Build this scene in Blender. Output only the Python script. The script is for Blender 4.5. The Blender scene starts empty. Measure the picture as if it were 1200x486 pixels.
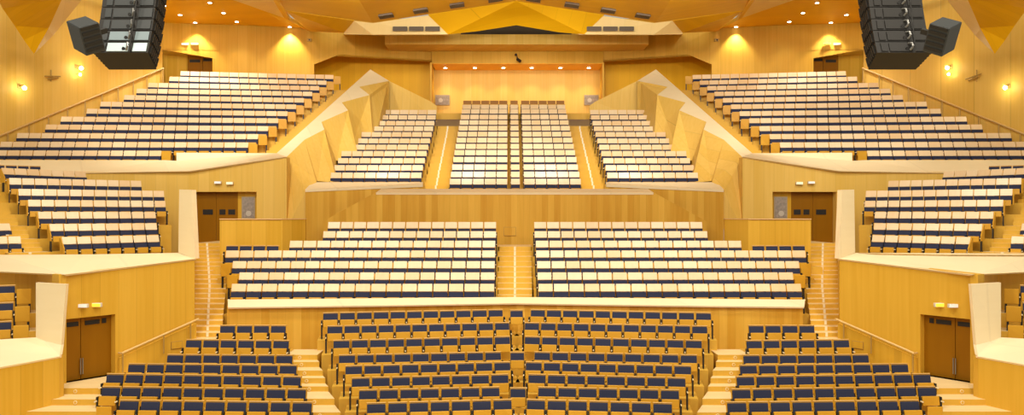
import bpy, bmesh, math, random
from mathutils import Vector, Matrix
random.seed(7)
S = bpy.context.scene
COL = S.collection
F, CX, YH, ZC = 1000.0, 596.0, 250.0, 5.9      # focal length in px, vanishing column, horizon row, eye height (m)
XM = 0.56                                       # the hall is symmetric about X = XM / 2

def P(px, py, d):
    return Vector(((px - CX) * d / F, d, ZC + (YH - py) * d / F))
def mir(p, side):
    return Vector(p) if side == 'left' else Vector((XM - p[0], p[1], p[2]))
SIDES = ('left', 'right')

# ------------------------------------------------------------------ materials
def nodes(name):
    m = bpy.data.materials.new(name); m.use_nodes = True
    nt = m.node_tree
    return m, nt, nt.nodes['Principled BSDF']
def mth(nt, op, a, b=None):
    n = nt.nodes.new('ShaderNodeMath'); n.operation = op
    for i, v in enumerate((a, b)):
        if v is None: continue
        if isinstance(v, (int, float)): n.inputs[i].default_value = v
        else: nt.links.new(v, n.inputs[i])
    return n.outputs[0]
def wood(name, c1, c2, w=0.6, axis=(1, .6, 0), grain=(5, 5, .3), rough=.45, mixp=.55, groove=.82, gw=.025, spec=.18):
    m, nt, b = nodes(name)
    L = nt.links.new
    g = nt.nodes.new('ShaderNodeNewGeometry')
    d = nt.nodes.new('ShaderNodeVectorMath'); d.operation = 'DOT_PRODUCT'
    L(g.outputs['Position'], d.inputs[0]); d.inputs[1].default_value = axis
    u = mth(nt, 'DIVIDE', d.outputs['Value'], w)
    fl = mth(nt, 'FLOOR', u)
    wn = nt.nodes.new('ShaderNodeTexWhiteNoise'); wn.noise_dimensions = '1D'; L(fl, wn.inputs['W'])
    sc = nt.nodes.new('ShaderNodeVectorMath'); sc.operation = 'MULTIPLY'
    L(g.outputs['Position'], sc.inputs[0]); sc.inputs[1].default_value = grain
    off = nt.nodes.new('ShaderNodeVectorMath'); off.operation = 'ADD'
    L(sc.outputs[0], off.inputs[0]); L(wn.outputs['Color'], off.inputs[1])
    nz = nt.nodes.new('ShaderNodeTexNoise'); nz.inputs['Scale'].default_value = 1.0; nz.inputs['Detail'].default_value = 5
    L(off.outputs[0], nz.inputs['Vector'])
    f1 = mth(nt, 'MULTIPLY', wn.outputs['Value'], mixp)
    f2 = mth(nt, 'MULTIPLY', nz.outputs['Fac'], 1 - mixp)
    fac = mth(nt, 'ADD', f1, f2)
    mx = nt.nodes.new('ShaderNodeMix'); mx.data_type = 'RGBA'
    L(fac, mx.inputs['Factor']); mx.inputs['A'].default_value = (*c1, 1); mx.inputs['B'].default_value = (*c2, 1)
    fr = mth(nt, 'FRACT', u)
    lt = mth(nt, 'LESS_THAN', fr, gw)
    gm = mth(nt, 'SUBTRACT', 1.0, mth(nt, 'MULTIPLY', lt, 1 - groove))
    mv = nt.nodes.new('ShaderNodeVectorMath'); mv.operation = 'SCALE'
    L(mx.outputs['Result'], mv.inputs[0]); L(gm, mv.inputs['Scale'])
    L(mv.outputs[0], b.inputs['Base Color'])
    b.inputs['Roughness'].default_value = rough
    b.inputs['Specular IOR Level'].default_value = spec
    return m
def plain(name, c, rough=.5, metal=0, spec=.4, noise=0.0, ns=30):
    m, nt, b = nodes(name)
    if noise:
        tc = nt.nodes.new('ShaderNodeTexCoord')
        nz = nt.nodes.new('ShaderNodeTexNoise'); nz.inputs['Scale'].default_value = ns
        nt.links.new(tc.outputs['Object'], nz.inputs['Vector'])
        mx = nt.nodes.new('ShaderNodeMix'); mx.data_type = 'RGBA'
        nt.links.new(nz.outputs['Fac'], mx.inputs['Factor'])
        mx.inputs['A'].default_value = (*[v * (1 - noise) for v in c], 1); mx.inputs['B'].default_value = (*[min(1, v * (1 + noise)) for v in c], 1)
        nt.links.new(mx.outputs['Result'], b.inputs['Base Color'])
    else:
        b.inputs['Base Color'].default_value = (*c, 1)
    b.inputs['Roughness'].default_value = rough; b.inputs['Metallic'].default_value = metal
    b.inputs['Specular IOR Level'].default_value = spec
    return m
def glow(name, c, s):
    m, nt, b = nodes(name)
    b.inputs['Base Color'].default_value = (*c, 1)
    b.inputs['Emission Color'].default_value = (*c, 1); b.inputs['Emission Strength'].default_value = s
    return m
def panelwood(name, c1, c2, rough=.3):
    """veneer whose tone differs from seat to seat"""
    m, nt, b = nodes(name); L = nt.links.new
    oi = nt.nodes.new('ShaderNodeObjectInfo'); g = nt.nodes.new('ShaderNodeNewGeometry')
    fac = mth(nt, 'FRACT', mth(nt, 'ADD', oi.outputs['Random'], g.outputs['Random Per Island']))
    sc = nt.nodes.new('ShaderNodeVectorMath'); sc.operation = 'MULTIPLY'
    L(g.outputs['Position'], sc.inputs[0]); sc.inputs[1].default_value = (9, 9, 1.0)
    nz = nt.nodes.new('ShaderNodeTexNoise'); nz.inputs['Scale'].default_value = 1; nz.inputs['Detail'].default_value = 3
    L(sc.outputs[0], nz.inputs['Vector'])
    fac = mth(nt, 'ADD', mth(nt, 'MULTIPLY', fac, .6), mth(nt, 'MULTIPLY', nz.outputs['Fac'], .4))
    mx = nt.nodes.new('ShaderNodeMix'); mx.data_type = 'RGBA'
    L(fac, mx.inputs['Factor']); mx.inputs['A'].default_value = (*c1, 1); mx.inputs['B'].default_value = (*c2, 1)
    L(mx.outputs['Result'], b.inputs['Base Color'])
    b.inputs['Roughness'].default_value = rough
    return m

M = {}
M['wall'] = wood('honey_wood_panels', (.56, .30, .014), (.76, .45, .062), w=.62, grain=(9, 9, .3), mixp=.35)
M['wall_pale'] = wood('pale_wood_panels', (.70, .425, .060), (.86, .585, .165), w=.5, grain=(8, 8, .3), mixp=.35)
M['wall_strip'] = wood('strip_wood_panels', (.55, .255, .012), (.84, .52, .085), w=.28, grain=(6, 6, .5), mixp=.5)
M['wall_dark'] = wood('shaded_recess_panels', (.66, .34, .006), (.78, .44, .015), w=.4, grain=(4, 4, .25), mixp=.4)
M['cap'] = wood('maple_caps', (.87, .70, .42), (.94, .80, .54), w=4.0, grain=(.5, .5, 6), mixp=.3, groove=.95, rough=.4)
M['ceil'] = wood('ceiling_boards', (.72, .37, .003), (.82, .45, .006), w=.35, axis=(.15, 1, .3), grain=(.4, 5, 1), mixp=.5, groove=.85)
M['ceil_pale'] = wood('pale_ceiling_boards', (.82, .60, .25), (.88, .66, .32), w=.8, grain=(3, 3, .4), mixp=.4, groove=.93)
M['soffit_warm'] = wood('orange_soffit_boards', (.90, .46, .03), (.96, .54, .05), w=.5, grain=(3, 3, .4), mixp=.4)
M['step'] = wood('oak_steps', (.64, .36, .04), (.74, .45, .07), w=.9, axis=(1, 0, 0), grain=(.6, 4, 6), mixp=.5, groove=.95)
M['tread'] = wood('maple_treads', (.80, .59, .27), (.88, .68, .36), w=.12, axis=(0, 1, 0), grain=(.5, 8, 8), mixp=.5, groove=.9)
M['door'] = wood('brown_door_veneer', (.24, .095, .0015), (.30, .125, .003), w=3, grain=(5, 5, .3), mixp=.2, groove=1)
M['seatwood'] = wood('seat_veneer', (.57, .28, .018), (.67, .36, .035), w=.56, axis=(1, .3, .9), grain=(3, 3, 2), mixp=.5, groove=1, rough=.35)
M['cream'] = panelwood('cream_seat_veneer', (.92, .74, .50), (.78, .52, .26))
M['brownpanel'] = panelwood('brown_seat_veneer', (.40, .18, .04), (.32, .14, .03))
M['rimwood'] = plain('pale_rim', (.76, .48, .22), .4)
M['navy'] = plain('navy_upholstery', (.030, .036, .075), .85, noise=.25, ns=60, spec=.2)
M['black'] = plain('black_metal', (.018, .016, .014), .5)
M['rail'] = plain('brass_rail', (.72, .50, .20), .35, .3)
M['post'] = plain('brass_post', (.45, .28, .07), .45, .2)
M['knob'] = plain('pale_arm_wood', (.86, .72, .45), .3)  # reflection on armrest ends put into a pale colour; step-light rings share it
M['box'] = plain('speaker_black', (.016, .013, .010), .6, noise=.2)
M['boxside'] = plain('speaker_grille', (.010, .008, .006), .7)
M['boxgrey'] = plain('speaker_grey_panel', (.035, .038, .038), .45)
M['boxpale'] = plain('speaker_pale_panel', (.62, .74, .78), .35)  # dark rear panel with bright reflected light painted into its colour
M['boxmid'] = plain('speaker_bluegrey_panel', (.22, .28, .30), .4)  # same panel with a weaker painted reflection
M['metal'] = plain('grey_metal', (.32, .31, .29), .35, .8)
M['grille'] = plain('vent_brown', (.09, .055, .03), .6)
M['vslat'] = plain('vent_slat', (.13, .09, .055), .5)
M['plaque'] = plain('grey_relief', (.30, .25, .21), .6, noise=.5, ns=9)
M['plaqueframe'] = plain('grey_frame', (.42, .33, .20), .5)
M['disc'] = plain('pale_disc', (.50, .45, .38), .5)
M['lamp'] = glow('lamp_lens', (1, .93, .78), 14)
M['bulb'] = glow('wall_lamp_bulb', (1, .90, .62), 22)
M['exit'] = glow('exit_yellow', (1, .66, .05), .9)
M['exitpale'] = glow('exit_pale', (1, .88, .55), .5)
M['emerg'] = glow('emergency_white', (.92, .90, .86), .25)
M['signbox'] = plain('sign_casing', (.75, .70, .62), .5)
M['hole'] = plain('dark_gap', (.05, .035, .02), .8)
M['strip'] = plain('white_nosing', (.85, .74, .52), .4)

# ------------------------------------------------------------------ geometry helpers
def link(name, bm, mats, parent=None, smooth=False):
    me = bpy.data.meshes.new(name)
    bmesh.ops.recalc_face_normals(bm, faces=bm.faces[:])
    bm.to_mesh(me); bm.free()
    for m in (mats if isinstance(mats, (list, tuple)) else [mats]): me.materials.append(m)
    if smooth:
        for p in me.polygons: p.use_smooth = True
    o = bpy.data.objects.new(name, me); COL.objects.link(o)
    if parent is not None: o.parent = parent
    return o
def slab(bm, pts, thick, mi=0):
    """a polygon with real thickness"""
    thick = Vector(thick)
    a = [bm.verts.new(p) for p in pts]; b = [bm.verts.new(Vector(p) + thick) for p in pts]
    n = len(pts); fs = [bm.faces.new(a), bm.faces.new(b[::-1])]
    for i in range(n): fs.append(bm.faces.new((a[i], b[i], b[(i + 1) % n], a[(i + 1) % n])))
    for f in fs: f.material_index = mi
    tri = [f for f in fs[:2] if len(f.verts) > 4]
    if tri: bmesh.ops.triangulate(bm, faces=tri)
    return fs
def prism(bm, plan, z0, z1, mi=0, top=None):
    a = [bm.verts.new((p[0], p[1], z0)) for p in plan]; b = [bm.verts.new((p[0], p[1], z1)) for p in plan]
    n = len(plan)
    f = bm.faces.new(b); f.material_index = mi if top is None else top
    bm.faces.new(a[::-1]).material_index = mi
    for i in range(n): bm.faces.new((a[i], a[(i + 1) % n], b[(i + 1) % n], b[i])).material_index = mi
def box(bm, x0, x1, y0, y1, z0, z1, mi=0, bev=0.0, mat=None, seg=1):
    vs = [bm.verts.new((x, y, z)) for x in (x0, x1) for y in (y0, y1) for z in (z0, z1)]
    fs = []
    for q in ((0, 1, 3, 2), (4, 6, 7, 5), (0, 4, 5, 1), (2, 3, 7, 6), (0, 2, 6, 4), (1, 5, 7, 3)):
        f = bm.faces.new([vs[i] for i in q]); f.material_index = mi; fs.append(f)
    if bev:
        es = list({e for f in fs for e in f.edges})
        r = bmesh.ops.bevel(bm, geom=es, offset=bev, segments=seg, affect='EDGES', profile=.6)
        vs = list({v for f in r['faces'] for v in f.verts} | {v for v in vs if v.is_valid})
        vs = [v for v in vs if v.is_valid]
    if mat is not None:
        for v in vs: v.co = mat @ v.co
    return vs
def hexa(bm, c8, mi=0):
    """box from 8 corners: bottom loop 0-3, top loop 4-7"""
    v = [bm.verts.new(p) for p in c8]
    for q in ((3, 2, 1, 0), (4, 5, 6, 7), (0, 1, 5, 4), (1, 2, 6, 5), (2, 3, 7, 6), (3, 0, 4, 7)):
        bm.faces.new([v[i] for i in q]).material_index = mi
def bar(bm, p, q, r, n=8, mi=0):
    p, q = Vector(p), Vector(q); d = (q - p)
    res = bmesh.ops.create_cone(bm, cap_ends=True, segments=n, radius1=r, radius2=r, depth=d.length)
    rot = d.to_track_quat('Z', 'Y').to_matrix().to_4x4()
    mt = Matrix.Translation((p + q) / 2) @ rot
    bmesh.ops.transform(bm, matrix=mt, verts=res['verts'])
    for v in res['verts']:
        for f in v.link_faces: f.material_index = mi
def structure(name, bm, mats, parent=None):
    o = link(name, bm, mats, parent)
    if parent is None: o['kind'] = 'structure'
    return o
def thing(name, label, cat, loc=(0, 0, 0), rz=0.0, group=None):
    o = bpy.data.objects.new(name, None); COL.objects.link(o)
    o.location = loc; o.rotation_euler = (0, 0, rz); o.empty_display_size = .1
    o['label'] = label; o['category'] = cat
    if group: o['group'] = group
    return o
def tag(o, label, cat, group=None):
    o['label'] = label; o['category'] = cat
    if group: o['group'] = group
    return o
ORD = 'zeroth first second third fourth fifth sixth seventh eighth ninth tenth eleventh twelfth thirteenth fourteenth fifteenth sixteenth seventeenth eighteenth nineteenth twentieth'.split()

# ------------------------------------------------------------------ seats
# local frame: x along the row, -y towards the stage, backrest top edge near y = 0, floor at z = 0
def tilt(z, lean):
    return Matrix.Translation((0, 0, z)) @ Matrix.Rotation(math.radians(-lean), 4, 'X') @ Matrix.Translation((0, 0, -z))
def m_low_back(top=.84, rim=0):
    bm = bmesh.new(); box(bm, -.264, .264, -.13, -.09, .34, top - .035, bev=.010, mat=tilt(.40, 12)); box(bm, -.264, .264, -.145, -.085, top - .04, top, 1, bev=.012, mat=tilt(.40, 12)); return bm
def m_low_cushion():
    bm = bmesh.new(); box(bm, -.243, .243, -.185, -.13, .44, .785, bev=.02, seg=2, mat=tilt(.40, 12)); return bm
def m_low_seat():
    bm = bmesh.new(); box(bm, -.235, .235, -.33, -.25, .33, .585, bev=.02, seg=2, mat=tilt(.33, 8)); return bm
def m_armrest(s=-1):
    bm = bmesh.new(); box(bm, s * .2825 - .017, s * .2825 + .017, -.42, -.10, .475, .515, bev=.010); return bm
def m_leg(s=-1):
    bm = bmesh.new()
    box(bm, s * .2825 - .024, s * .2825 + .024, -.30, -.16, .02, .60)
    box(bm, s * .2825 - .016, s * .2825 + .016, -.36, -.06, 0, .03)
    return bm
def m_high_back():
    bm = bmesh.new(); box(bm, -.26, .26, -.115, -.085, .735, 1.02, bev=.008, mat=tilt(.735, 18)); return bm
def m_high_cushion():
    bm = bmesh.new(); box(bm, -.258, .258, -.19, -.09, .40, .735, bev=.014, seg=2, mat=tilt(.45, 6)); return bm
def m_high_seat():
    bm = bmesh.new(); box(bm, -.22, .22, -.35, -.25, .32, .545, bev=.02, seg=2, mat=tilt(.33, 6)); return bm
def m_end_panel(z0, z1, y):
    bm = bmesh.new(); box(bm, .305, .70, y - .02, y + .02, z0, z1, bev=.012)
    return bm
def m_panel_foot(z0, y):
    bm = bmesh.new(); box(bm, .62, .68, y + .03, y + .12, 0.0, z0 + .12); return bm
def m_brown_cushion():
    bm = bmesh.new(); box(bm, -.255, .255, -.18, -.10, .36, .52, bev=.014); return bm
def m_brown_back():
    bm = bmesh.new(); box(bm, -.262, .262, -.115, -.08, .55, .86, bev=.01, mat=tilt(.55, 12)); return bm

def mesh_of(bm, name, mat):
    me = bpy.data.meshes.new(name); bmesh.ops.recalc_face_normals(bm, faces=bm.faces[:]); bm.to_mesh(me); bm.free(); [me.materials.append(q) for q in (mat if isinstance(mat, tuple) else (mat,))]; return me
ME = {
    'low': [('backrest', mesh_of(m_low_back(), 'low_backrest', (M['seatwood'], M['rimwood']))), ('back_cushion', mesh_of(m_low_cushion(), 'low_cushion', M['navy'])),
            ('seat', mesh_of(m_low_seat(), 'low_seat', M['seatwood']))],
    'high': [('backrest', mesh_of(m_high_back(), 'high_backrest', M['cream'])), ('back_cushion', mesh_of(m_high_cushion(), 'high_cushion', M['navy'])),
             ('seat', mesh_of(m_high_seat(), 'high_seat', M['seatwood']))],
    'brown': [('backrest', mesh_of(m_brown_back(), 'brown_backrest', M['brownpanel'])), ('back_cushion', mesh_of(m_brown_cushion(), 'brown_cushion', M['navy'])),
              ('seat', mesh_of(m_low_seat(), 'brown_seat', M['seatwood']))],
    'armL': mesh_of(m_armrest(-1), 'armrest_left', M['knob']), 'armR': mesh_of(m_armrest(1), 'armrest_right', M['knob']),
    'legL': mesh_of(m_leg(-1), 'leg_left', M['black']), 'legR': mesh_of(m_leg(1), 'leg_right', M['black']),
}
for k, (z0, z1, y) in {'high': (.46, .95, -.12), 'low': (.28, .74, -.40)}.items():
    for s in (1, -1):
        for nm, bm, mt in (('panel', m_end_panel(z0, z1, y), M['seatwood']), ('foot', m_panel_foot(z0, y), M['black'])):
            for v in bm.verts: v.co.x *= s
            ME[f'{nm}_{k}_{s}'] = mesh_of(bm, f'end_{nm}', mt)

def m_side_panel(s):
    bm = bmesh.new()
    pts = [(-.40, .40), (-.06, .40), (.02, 1.0), (-.09, 1.0), (-.40, .62)]
    slab(bm, [(s * .305, y, z) for y, z in pts], (s * .035, 0, 0)); return bm
for s in (2, -2): ME[f'side_{s}'] = mesh_of(m_side_panel(s // 2), 'side_panel', M['seatwood'])
STUFF = {'v': [], 'f': [], 'm': []}
STUFF_MATS = [M['cream'], M['navy'], M['seatwood'], M['black'], M['knob']]
def simple_parts(panel):
    out = []
    def add(fn, mi):
        bm = bmesh.new(); fn(bm); bmesh.ops.recalc_face_normals(bm, faces=bm.faces[:]); bm.verts.index_update()
        out.append(([v.co.copy() for v in bm.verts], [[v.index for v in f.verts] for f in bm.faces], mi)); bm.free()
    add(lambda b: box(b, -.26, .26, -.115, -.085, .735, 1.02, mat=tilt(.735, 18)), 0)
    add(lambda b: box(b, -.258, .258, -.19, -.09, .40, .735, mat=tilt(.45, 6)), 1)
    add(lambda b: box(b, -.22, .22, -.35, -.25, .32, .545, mat=tilt(.33, 6)), 2)
    add(lambda b: box(b, -.297, -.267, -.27, -.13, 0, .60), 3)
    add(lambda b: box(b, -.302, -.258, -.42, -.10, .475, .515), 4)
    if abs(panel) == 2:
        add(lambda b: b.from_mesh(ME[f'side_{panel}']), 2)
    elif panel:
        s = panel
        add(lambda b: box(b, min(s * .305, s * .70), max(s * .305, s * .70), -.14, -.10, .46, .95), 2)
        add(lambda b: box(b, min(s * .62, s * .68), max(s * .62, s * .68), -.09, .0, 0, .58), 3)
    return out
SP = {p: simple_parts(p) for p in (0, 1, -1, 2, -2)}
def stuff_seat(mt, panel):
    for vs, fs, mi in SP[panel]:
        base = len(STUFF['v'])
        STUFF['v'] += [tuple(mt @ v) for v in vs]
        STUFF['f'] += [tuple(base + i for i in f) for f in fs]
        STUFF['m'] += [mi] * len(fs)
NAMES = {'low': 'low_backed_seat', 'high': 'high_backed_seat', 'brown': 'brown_topped_seat'}
COUNT = {}
def part(name, me, root):
    o = bpy.data.objects.new(name, me); COL.objects.link(o); o.parent = root; return o
def seat_row(A, B, z, n, kind, label, group, inner, sx=1.0, panel=0, panel_at=None, stuff=False, close='R'):
    """n seats between the plan points A (viewer's left) and B; inner: end the seats are counted from"""
    A, B = Vector((A[0], A[1])), Vector((B[0], B[1])); D = B - A; pitch = D.length / n; D.normalize()
    rz = math.atan2(D.y, D.x); s = sx if sx else pitch / .565
    for i in range(n):
        c = A + D * (pitch * (i + .5))
        last = i == n - 1
        pan = panel if (panel > 0 and last) or (panel < 0 and i == 0) else 0
        if stuff:
            stuff_seat(Matrix.Translation((c.x, c.y, z)) @ Matrix.Rotation(rz, 4, 'Z') @ Matrix.Diagonal((s, 1, 1, 1)), pan)
            continue
        k = n - i if inner == 'right' else i + 1
        r = thing(NAMES[kind], label.replace('#', ORD[k]), 'seat', (c.x, c.y, z), rz, group)
        r.scale = (s, 1, 1)
        COUNT[kind] = COUNT.get(kind, 0) + 1
        for nm, me in ME[kind]: part(nm, me, r)
        part('armrest', ME['armL'], r); part('leg', ME['legL'], r)
        if last and close: part('armrest', ME['armR'], r); part('leg', ME['legR'], r)
        if abs(pan) == 2: part('side_panel', ME[f'side_{pan}'], r)
        elif pan:
            kk = 'low' if kind == 'low' else 'high'
            part('end_panel', ME[f'panel_{kk}_{pan}'], r); part('panel_foot', ME[f'foot_{kk}_{pan}'], r)

def platform(bm, A, B, z, zb, eL=.1, eR=.1, fr=.62, bk=.45):
    A, B = Vector((A[0], A[1])), Vector((B[0], B[1])); D = (B - A).normalized(); N = Vector((D.y, -D.x))
    if N.y > 0: N = -N
    a, b = A - D * eL, B + D * eR
    prism(bm, [a + N * fr, b + N * fr, b - N * bk, a - N * bk], zb, z, 0, 1)

def stairs(name, levels, zb, strip=None, rise=.17, tread=.31, lead=None, n_trim=0):
    """levels: (front depth, floor z, X left, X right), from the lowest up; sub-steps fill each rise"""
    bm = bmesh.new(); st = bmesh.new(); fronts = []
    steps = []
    for i, (d, z, xl, xr) in enumerate(levels):
        if i:
            d0, z0, xl0, xr0 = levels[i - 1]
            h = z - z0; n = max(1, round(h / rise)); t = min(tread, (d - d0) / n)
            for j in range(1, n):
                dd = d - t * (n - j); k = (dd - d0) / max(1e-6, d - d0)
                steps.append((dd, z0 + h * j / n, xl0 + (xl - xl0) * k, xr0 + (xr - xr0) * k))
        steps.append((d, z, xl, xr))
    for i, (d, z, xl, xr) in enumerate(steps):
        if i + 1 < len(steps): d1, _, xl1, xr1 = steps[i + 1]; d1 += .02
        else: d1, xl1, xr1 = d + (lead or 1.0), xl, xr
        prism(bm, [(xl, d), (xr, d), (xr1, d1), (xl1, d1)], zb, z, 0, 1)
        xm = (xl + xr) / 2 if strip is None or strip is True else strip(d)
        if strip:
            prism(st, [(xm - .04, d - .012), (xm + .04, d - .012), (xm + .04, d + .10), (xm - .04, d + .10)], z - (rise if i == 0 else z - steps[i - 1][1]) + .012, z + .008)
        fronts.append((xm, d, z - (rise if i == 0 else z - steps[i - 1][1]), z))
    o = structure(name, bm, [M['step'], M['tread']])
    if strip: structure(f'trim_{n_trim}', st, M['strip'])
    else: st.free()
    return fronts

def rowpts(xl, yl, xr, yr, dl, dr, H, side):
    z = ZC + ((YH - yl) * dl + (YH - yr) * dr) / 2 / F - H
    A, B = P(xl, yl, dl), P(xr, yr, dr)
    if side == 'right': A, B = mir(B, side), mir(A, side)
    return A, B, z

# ---- stalls, centre block (two halves about the centre line)
SC = [(377.5, 366.4, 589.7, 362.5, 11), (382.6, 381.8, 597.5, 377.7, 11), (389.5, 398.6, 598.3, 393.9, 10), (396, 415.6, 588, 412, 9),
      (403.6, 428.3, 598.8, 423.7, 9), (411, 442.4, 596.7, 438, 8), (419.5, 456.5, 586.3, 453, 7), (428.6, 472, 600.5, 467.5, 7)]
SL = [(258, 381, 337, 381, 4), (218.3, 397.6, 340.8, 398.7, 6), (196.2, 415, 345, 415.8, 7), (150.8, 425.8, 350, 427.5, 9),
      (125.5, 437.5, 355, 440.8, 10), (120.3, 452.5, 361.2, 455.5, 10), (140.8, 468.3, 368, 470.8, 9)]
HL, HH = .83, 1.0
stall_info = {}
for side in SIDES:
    bm = bmesh.new(); info = []
    for k, (xl, yl, xr, yr, n) in enumerate(SC):
        dm = 28.9 - k * .943
        q = (yl - YH) / (yr - YH); dl, dr = dm * 2 / (1 + q), dm * 2 * q / (1 + q)
        A, B, z = rowpts(xl, yl, xr, yr, dl, dr, HL, side)
        ej = abs(XM / 2 - (B.x if side == 'left' else A.x)) * 1.012 - .004
        platform(bm, A, B, z, 0, ej if side == 'right' else .12, ej if side == 'left' else .12)
        seat_row(A, B, z, n, 'low', f'low navy-padded seat, # from centre line, {ORD[8 - k]} row from stage, {side} central stalls',
                 f'navy seats of the {side} central stalls', 'right' if side == 'left' else 'left', 0)
        info.append((dl, z, A.x if side == 'left' else B.x, dm))
    structure(f'floor_stalls_centre_{side}', bm, [M['step'], M['step']])
    bm = bmesh.new(); info2 = []
    for k, (xl, yl, xr, yr, n) in enumerate(SL):
        dm = 27.6 - k * .905
        q = (yl - YH) / (yr - YH); dl, dr = dm * 2 / (1 + q), dm * 2 * q / (1 + q)
        A, B, z = rowpts(xl, yl, xr, yr, dl, dr, HL, side)
        platform(bm, A, B, z, 0, .12, .12)
        s7 = k == 6
        seat_row(A, B, z, n, 'low', f'low navy-padded seat, # from central stalls aisle, {ORD[7 - k]} row from stage, {side} side stalls',
                 f'navy seats of the {side} side stalls', 'right' if side == 'left' else 'left', 0,
                 panel=(-1 if side == 'left' else 1) if s7 else 0)
        info2.append((dr, z, B.x if side == 'left' else A.x, dm))
    structure(f'floor_stalls_{side}', bm, [M['step'], M['step']])
    # aisle between the two blocks
    lev = []
    for k in range(7, 0, -1):
        d, z, xi, dm = info[k]; d2, z2, xo, dm2 = info2[k - 1]
        xs = sorted((xo, xi)); sg = 1 if side == 'left' else -1
        xo2, xi2 = xo + sg * .02, xi - sg * .16
        lev.append((d - .62, z + .004, min(xo2, xi2), max(xo2, xi2)))
    fr = stairs(f'floor_stalls_aisle_{side}', lev, 0, rise=.175, tread=.36, lead=1.1)
    for q, (xm, d, z0, z1) in enumerate(fr):
        bm = bmesh.new(); bmesh.ops.create_cone(bm, cap_ends=True, segments=20, radius1=.05, radius2=.05, depth=.02, matrix=Matrix.Rotation(math.pi / 2, 4, 'X'))
        t = thing('step_light', f'small round step light on the {ORD[q + 1]} riser up, {side} stalls aisle', 'step light', (xm, d - .011, (z0 + z1) / 2), 0, 'step lights of the stalls aisles')
        link('ring', bm, M['knob'], t)
        bm = bmesh.new(); bmesh.ops.create_cone(bm, cap_ends=True, segments=20, radius1=.034, radius2=.034, depth=.026, matrix=Matrix.Rotation(math.pi / 2, 4, 'X'))
        link('lens', bm, M['step'], t)
    stall_info[side] = (info, info2)
# the centre-line seats of the odd rows
for k, (x0, x1, y, dd) in {0: (597, 613.7, 362, 29.2), 3: (597, 615.3, 412, 26.3), 6: (596.7, 617.2, 451.7, 23.3)}.items():
    z = stall_info['left'][0][k][1]
    seat_row((P(x0, y, dd).x, dd), (P(x1, y, dd).x, dd), z, 1, 'low', f'lone low navy-padded seat on centre line, {ORD[8 - k]} row from stage, between both halves',
             'navy seats on the centre line', 'left', 0)

# ---- middle tier
ML = [(384.2, 261, 582, 261, 13), (378.5, 271.8, 582, 271.8, 13), (339.4, 283, 581, 283, 15), (264.6, 294.5, 581, 294.5, 19),
      (272.5, 307, 580.5, 307, 18), (280.2, 320.2, 580.5, 320.2, 17), (271.3, 333.6, 580, 333.6, 17)]
mid = {}
for side in SIDES:
    bm = bmesh.new(); lv = []
    for k, (xl, yl, xr, yr, n) in enumerate(ML):
        dm = 36.6 - k * .967
        A, B, z = rowpts(xl, yl, xr, yr, dm, dm, HH, side)
        platform(bm, A, B, z, 0, .12, .12, bk=(1.6 if k == 0 else .45))
        seat_row(A, B, z, n, 'high', f'cream high-backed seat, # from middle stairs, {ORD[7 - k]} row above parapet, {side} middle tier',
                 f'cream seats of the {side} middle tier', 'right' if side == 'left' else 'left', 0,
                 panel=(-1 if side == 'left' else 1) if k in (4, 5) else 0)
        lv.append((dm, z))
        if k == 2:
            A, B, z2 = rowpts(265, 288.3, 328.1, 288.3, dm, dm, HL, side)
            platform(bm, A, B, z, 0, .3, .5)
            seat_row(A, B, z, 4, 'low', f'low navy-padded seat, # from boxed corner of the {side} middle tier, below the box wall',
                     f'low navy seats of the {side} middle tier', 'right' if side == 'left' else 'left', 0)
    structure(f'floor_middle_{side}', bm, [M['step'], M['step']])
    mid[side] = lv
lv = mid['left']
cxm = lambda px, d: (px - CX) * d / F
levels = [(d - .62, z + .004, cxm(583.5, d), cxm(623, d)) for d, z in lv[::-1]]
stairs('floor_middle_aisle', levels, 0, strip=True, rise=.18, lead=2.4, n_trim=20)
# side stairs rising from the stalls to the doors
for side in SIDES:
    n = 20; z0, z1, d0, d1 = ZC - 4.12, ZC - 1.30, 28.0, 37.4
    lev = []
    for i in range(n + 1):
        d = d0 + (d1 - d0) * i / n; z = z0 + (z1 - z0) * i / n
        a, b = mir((cxm(226.5, d), d, 0), side), mir((cxm(259 + 6 * (1 - abs(2 * i / n - 1)), d), d, 0), side)
        lev.append((d, z, min(a.x, b.x), max(a.x, b.x)))
    stairs(f'floor_side_stairs_{side}', lev, 0, strip=True, rise=.17, lead=3.2, n_trim=21 + SIDES.index(side))

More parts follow.
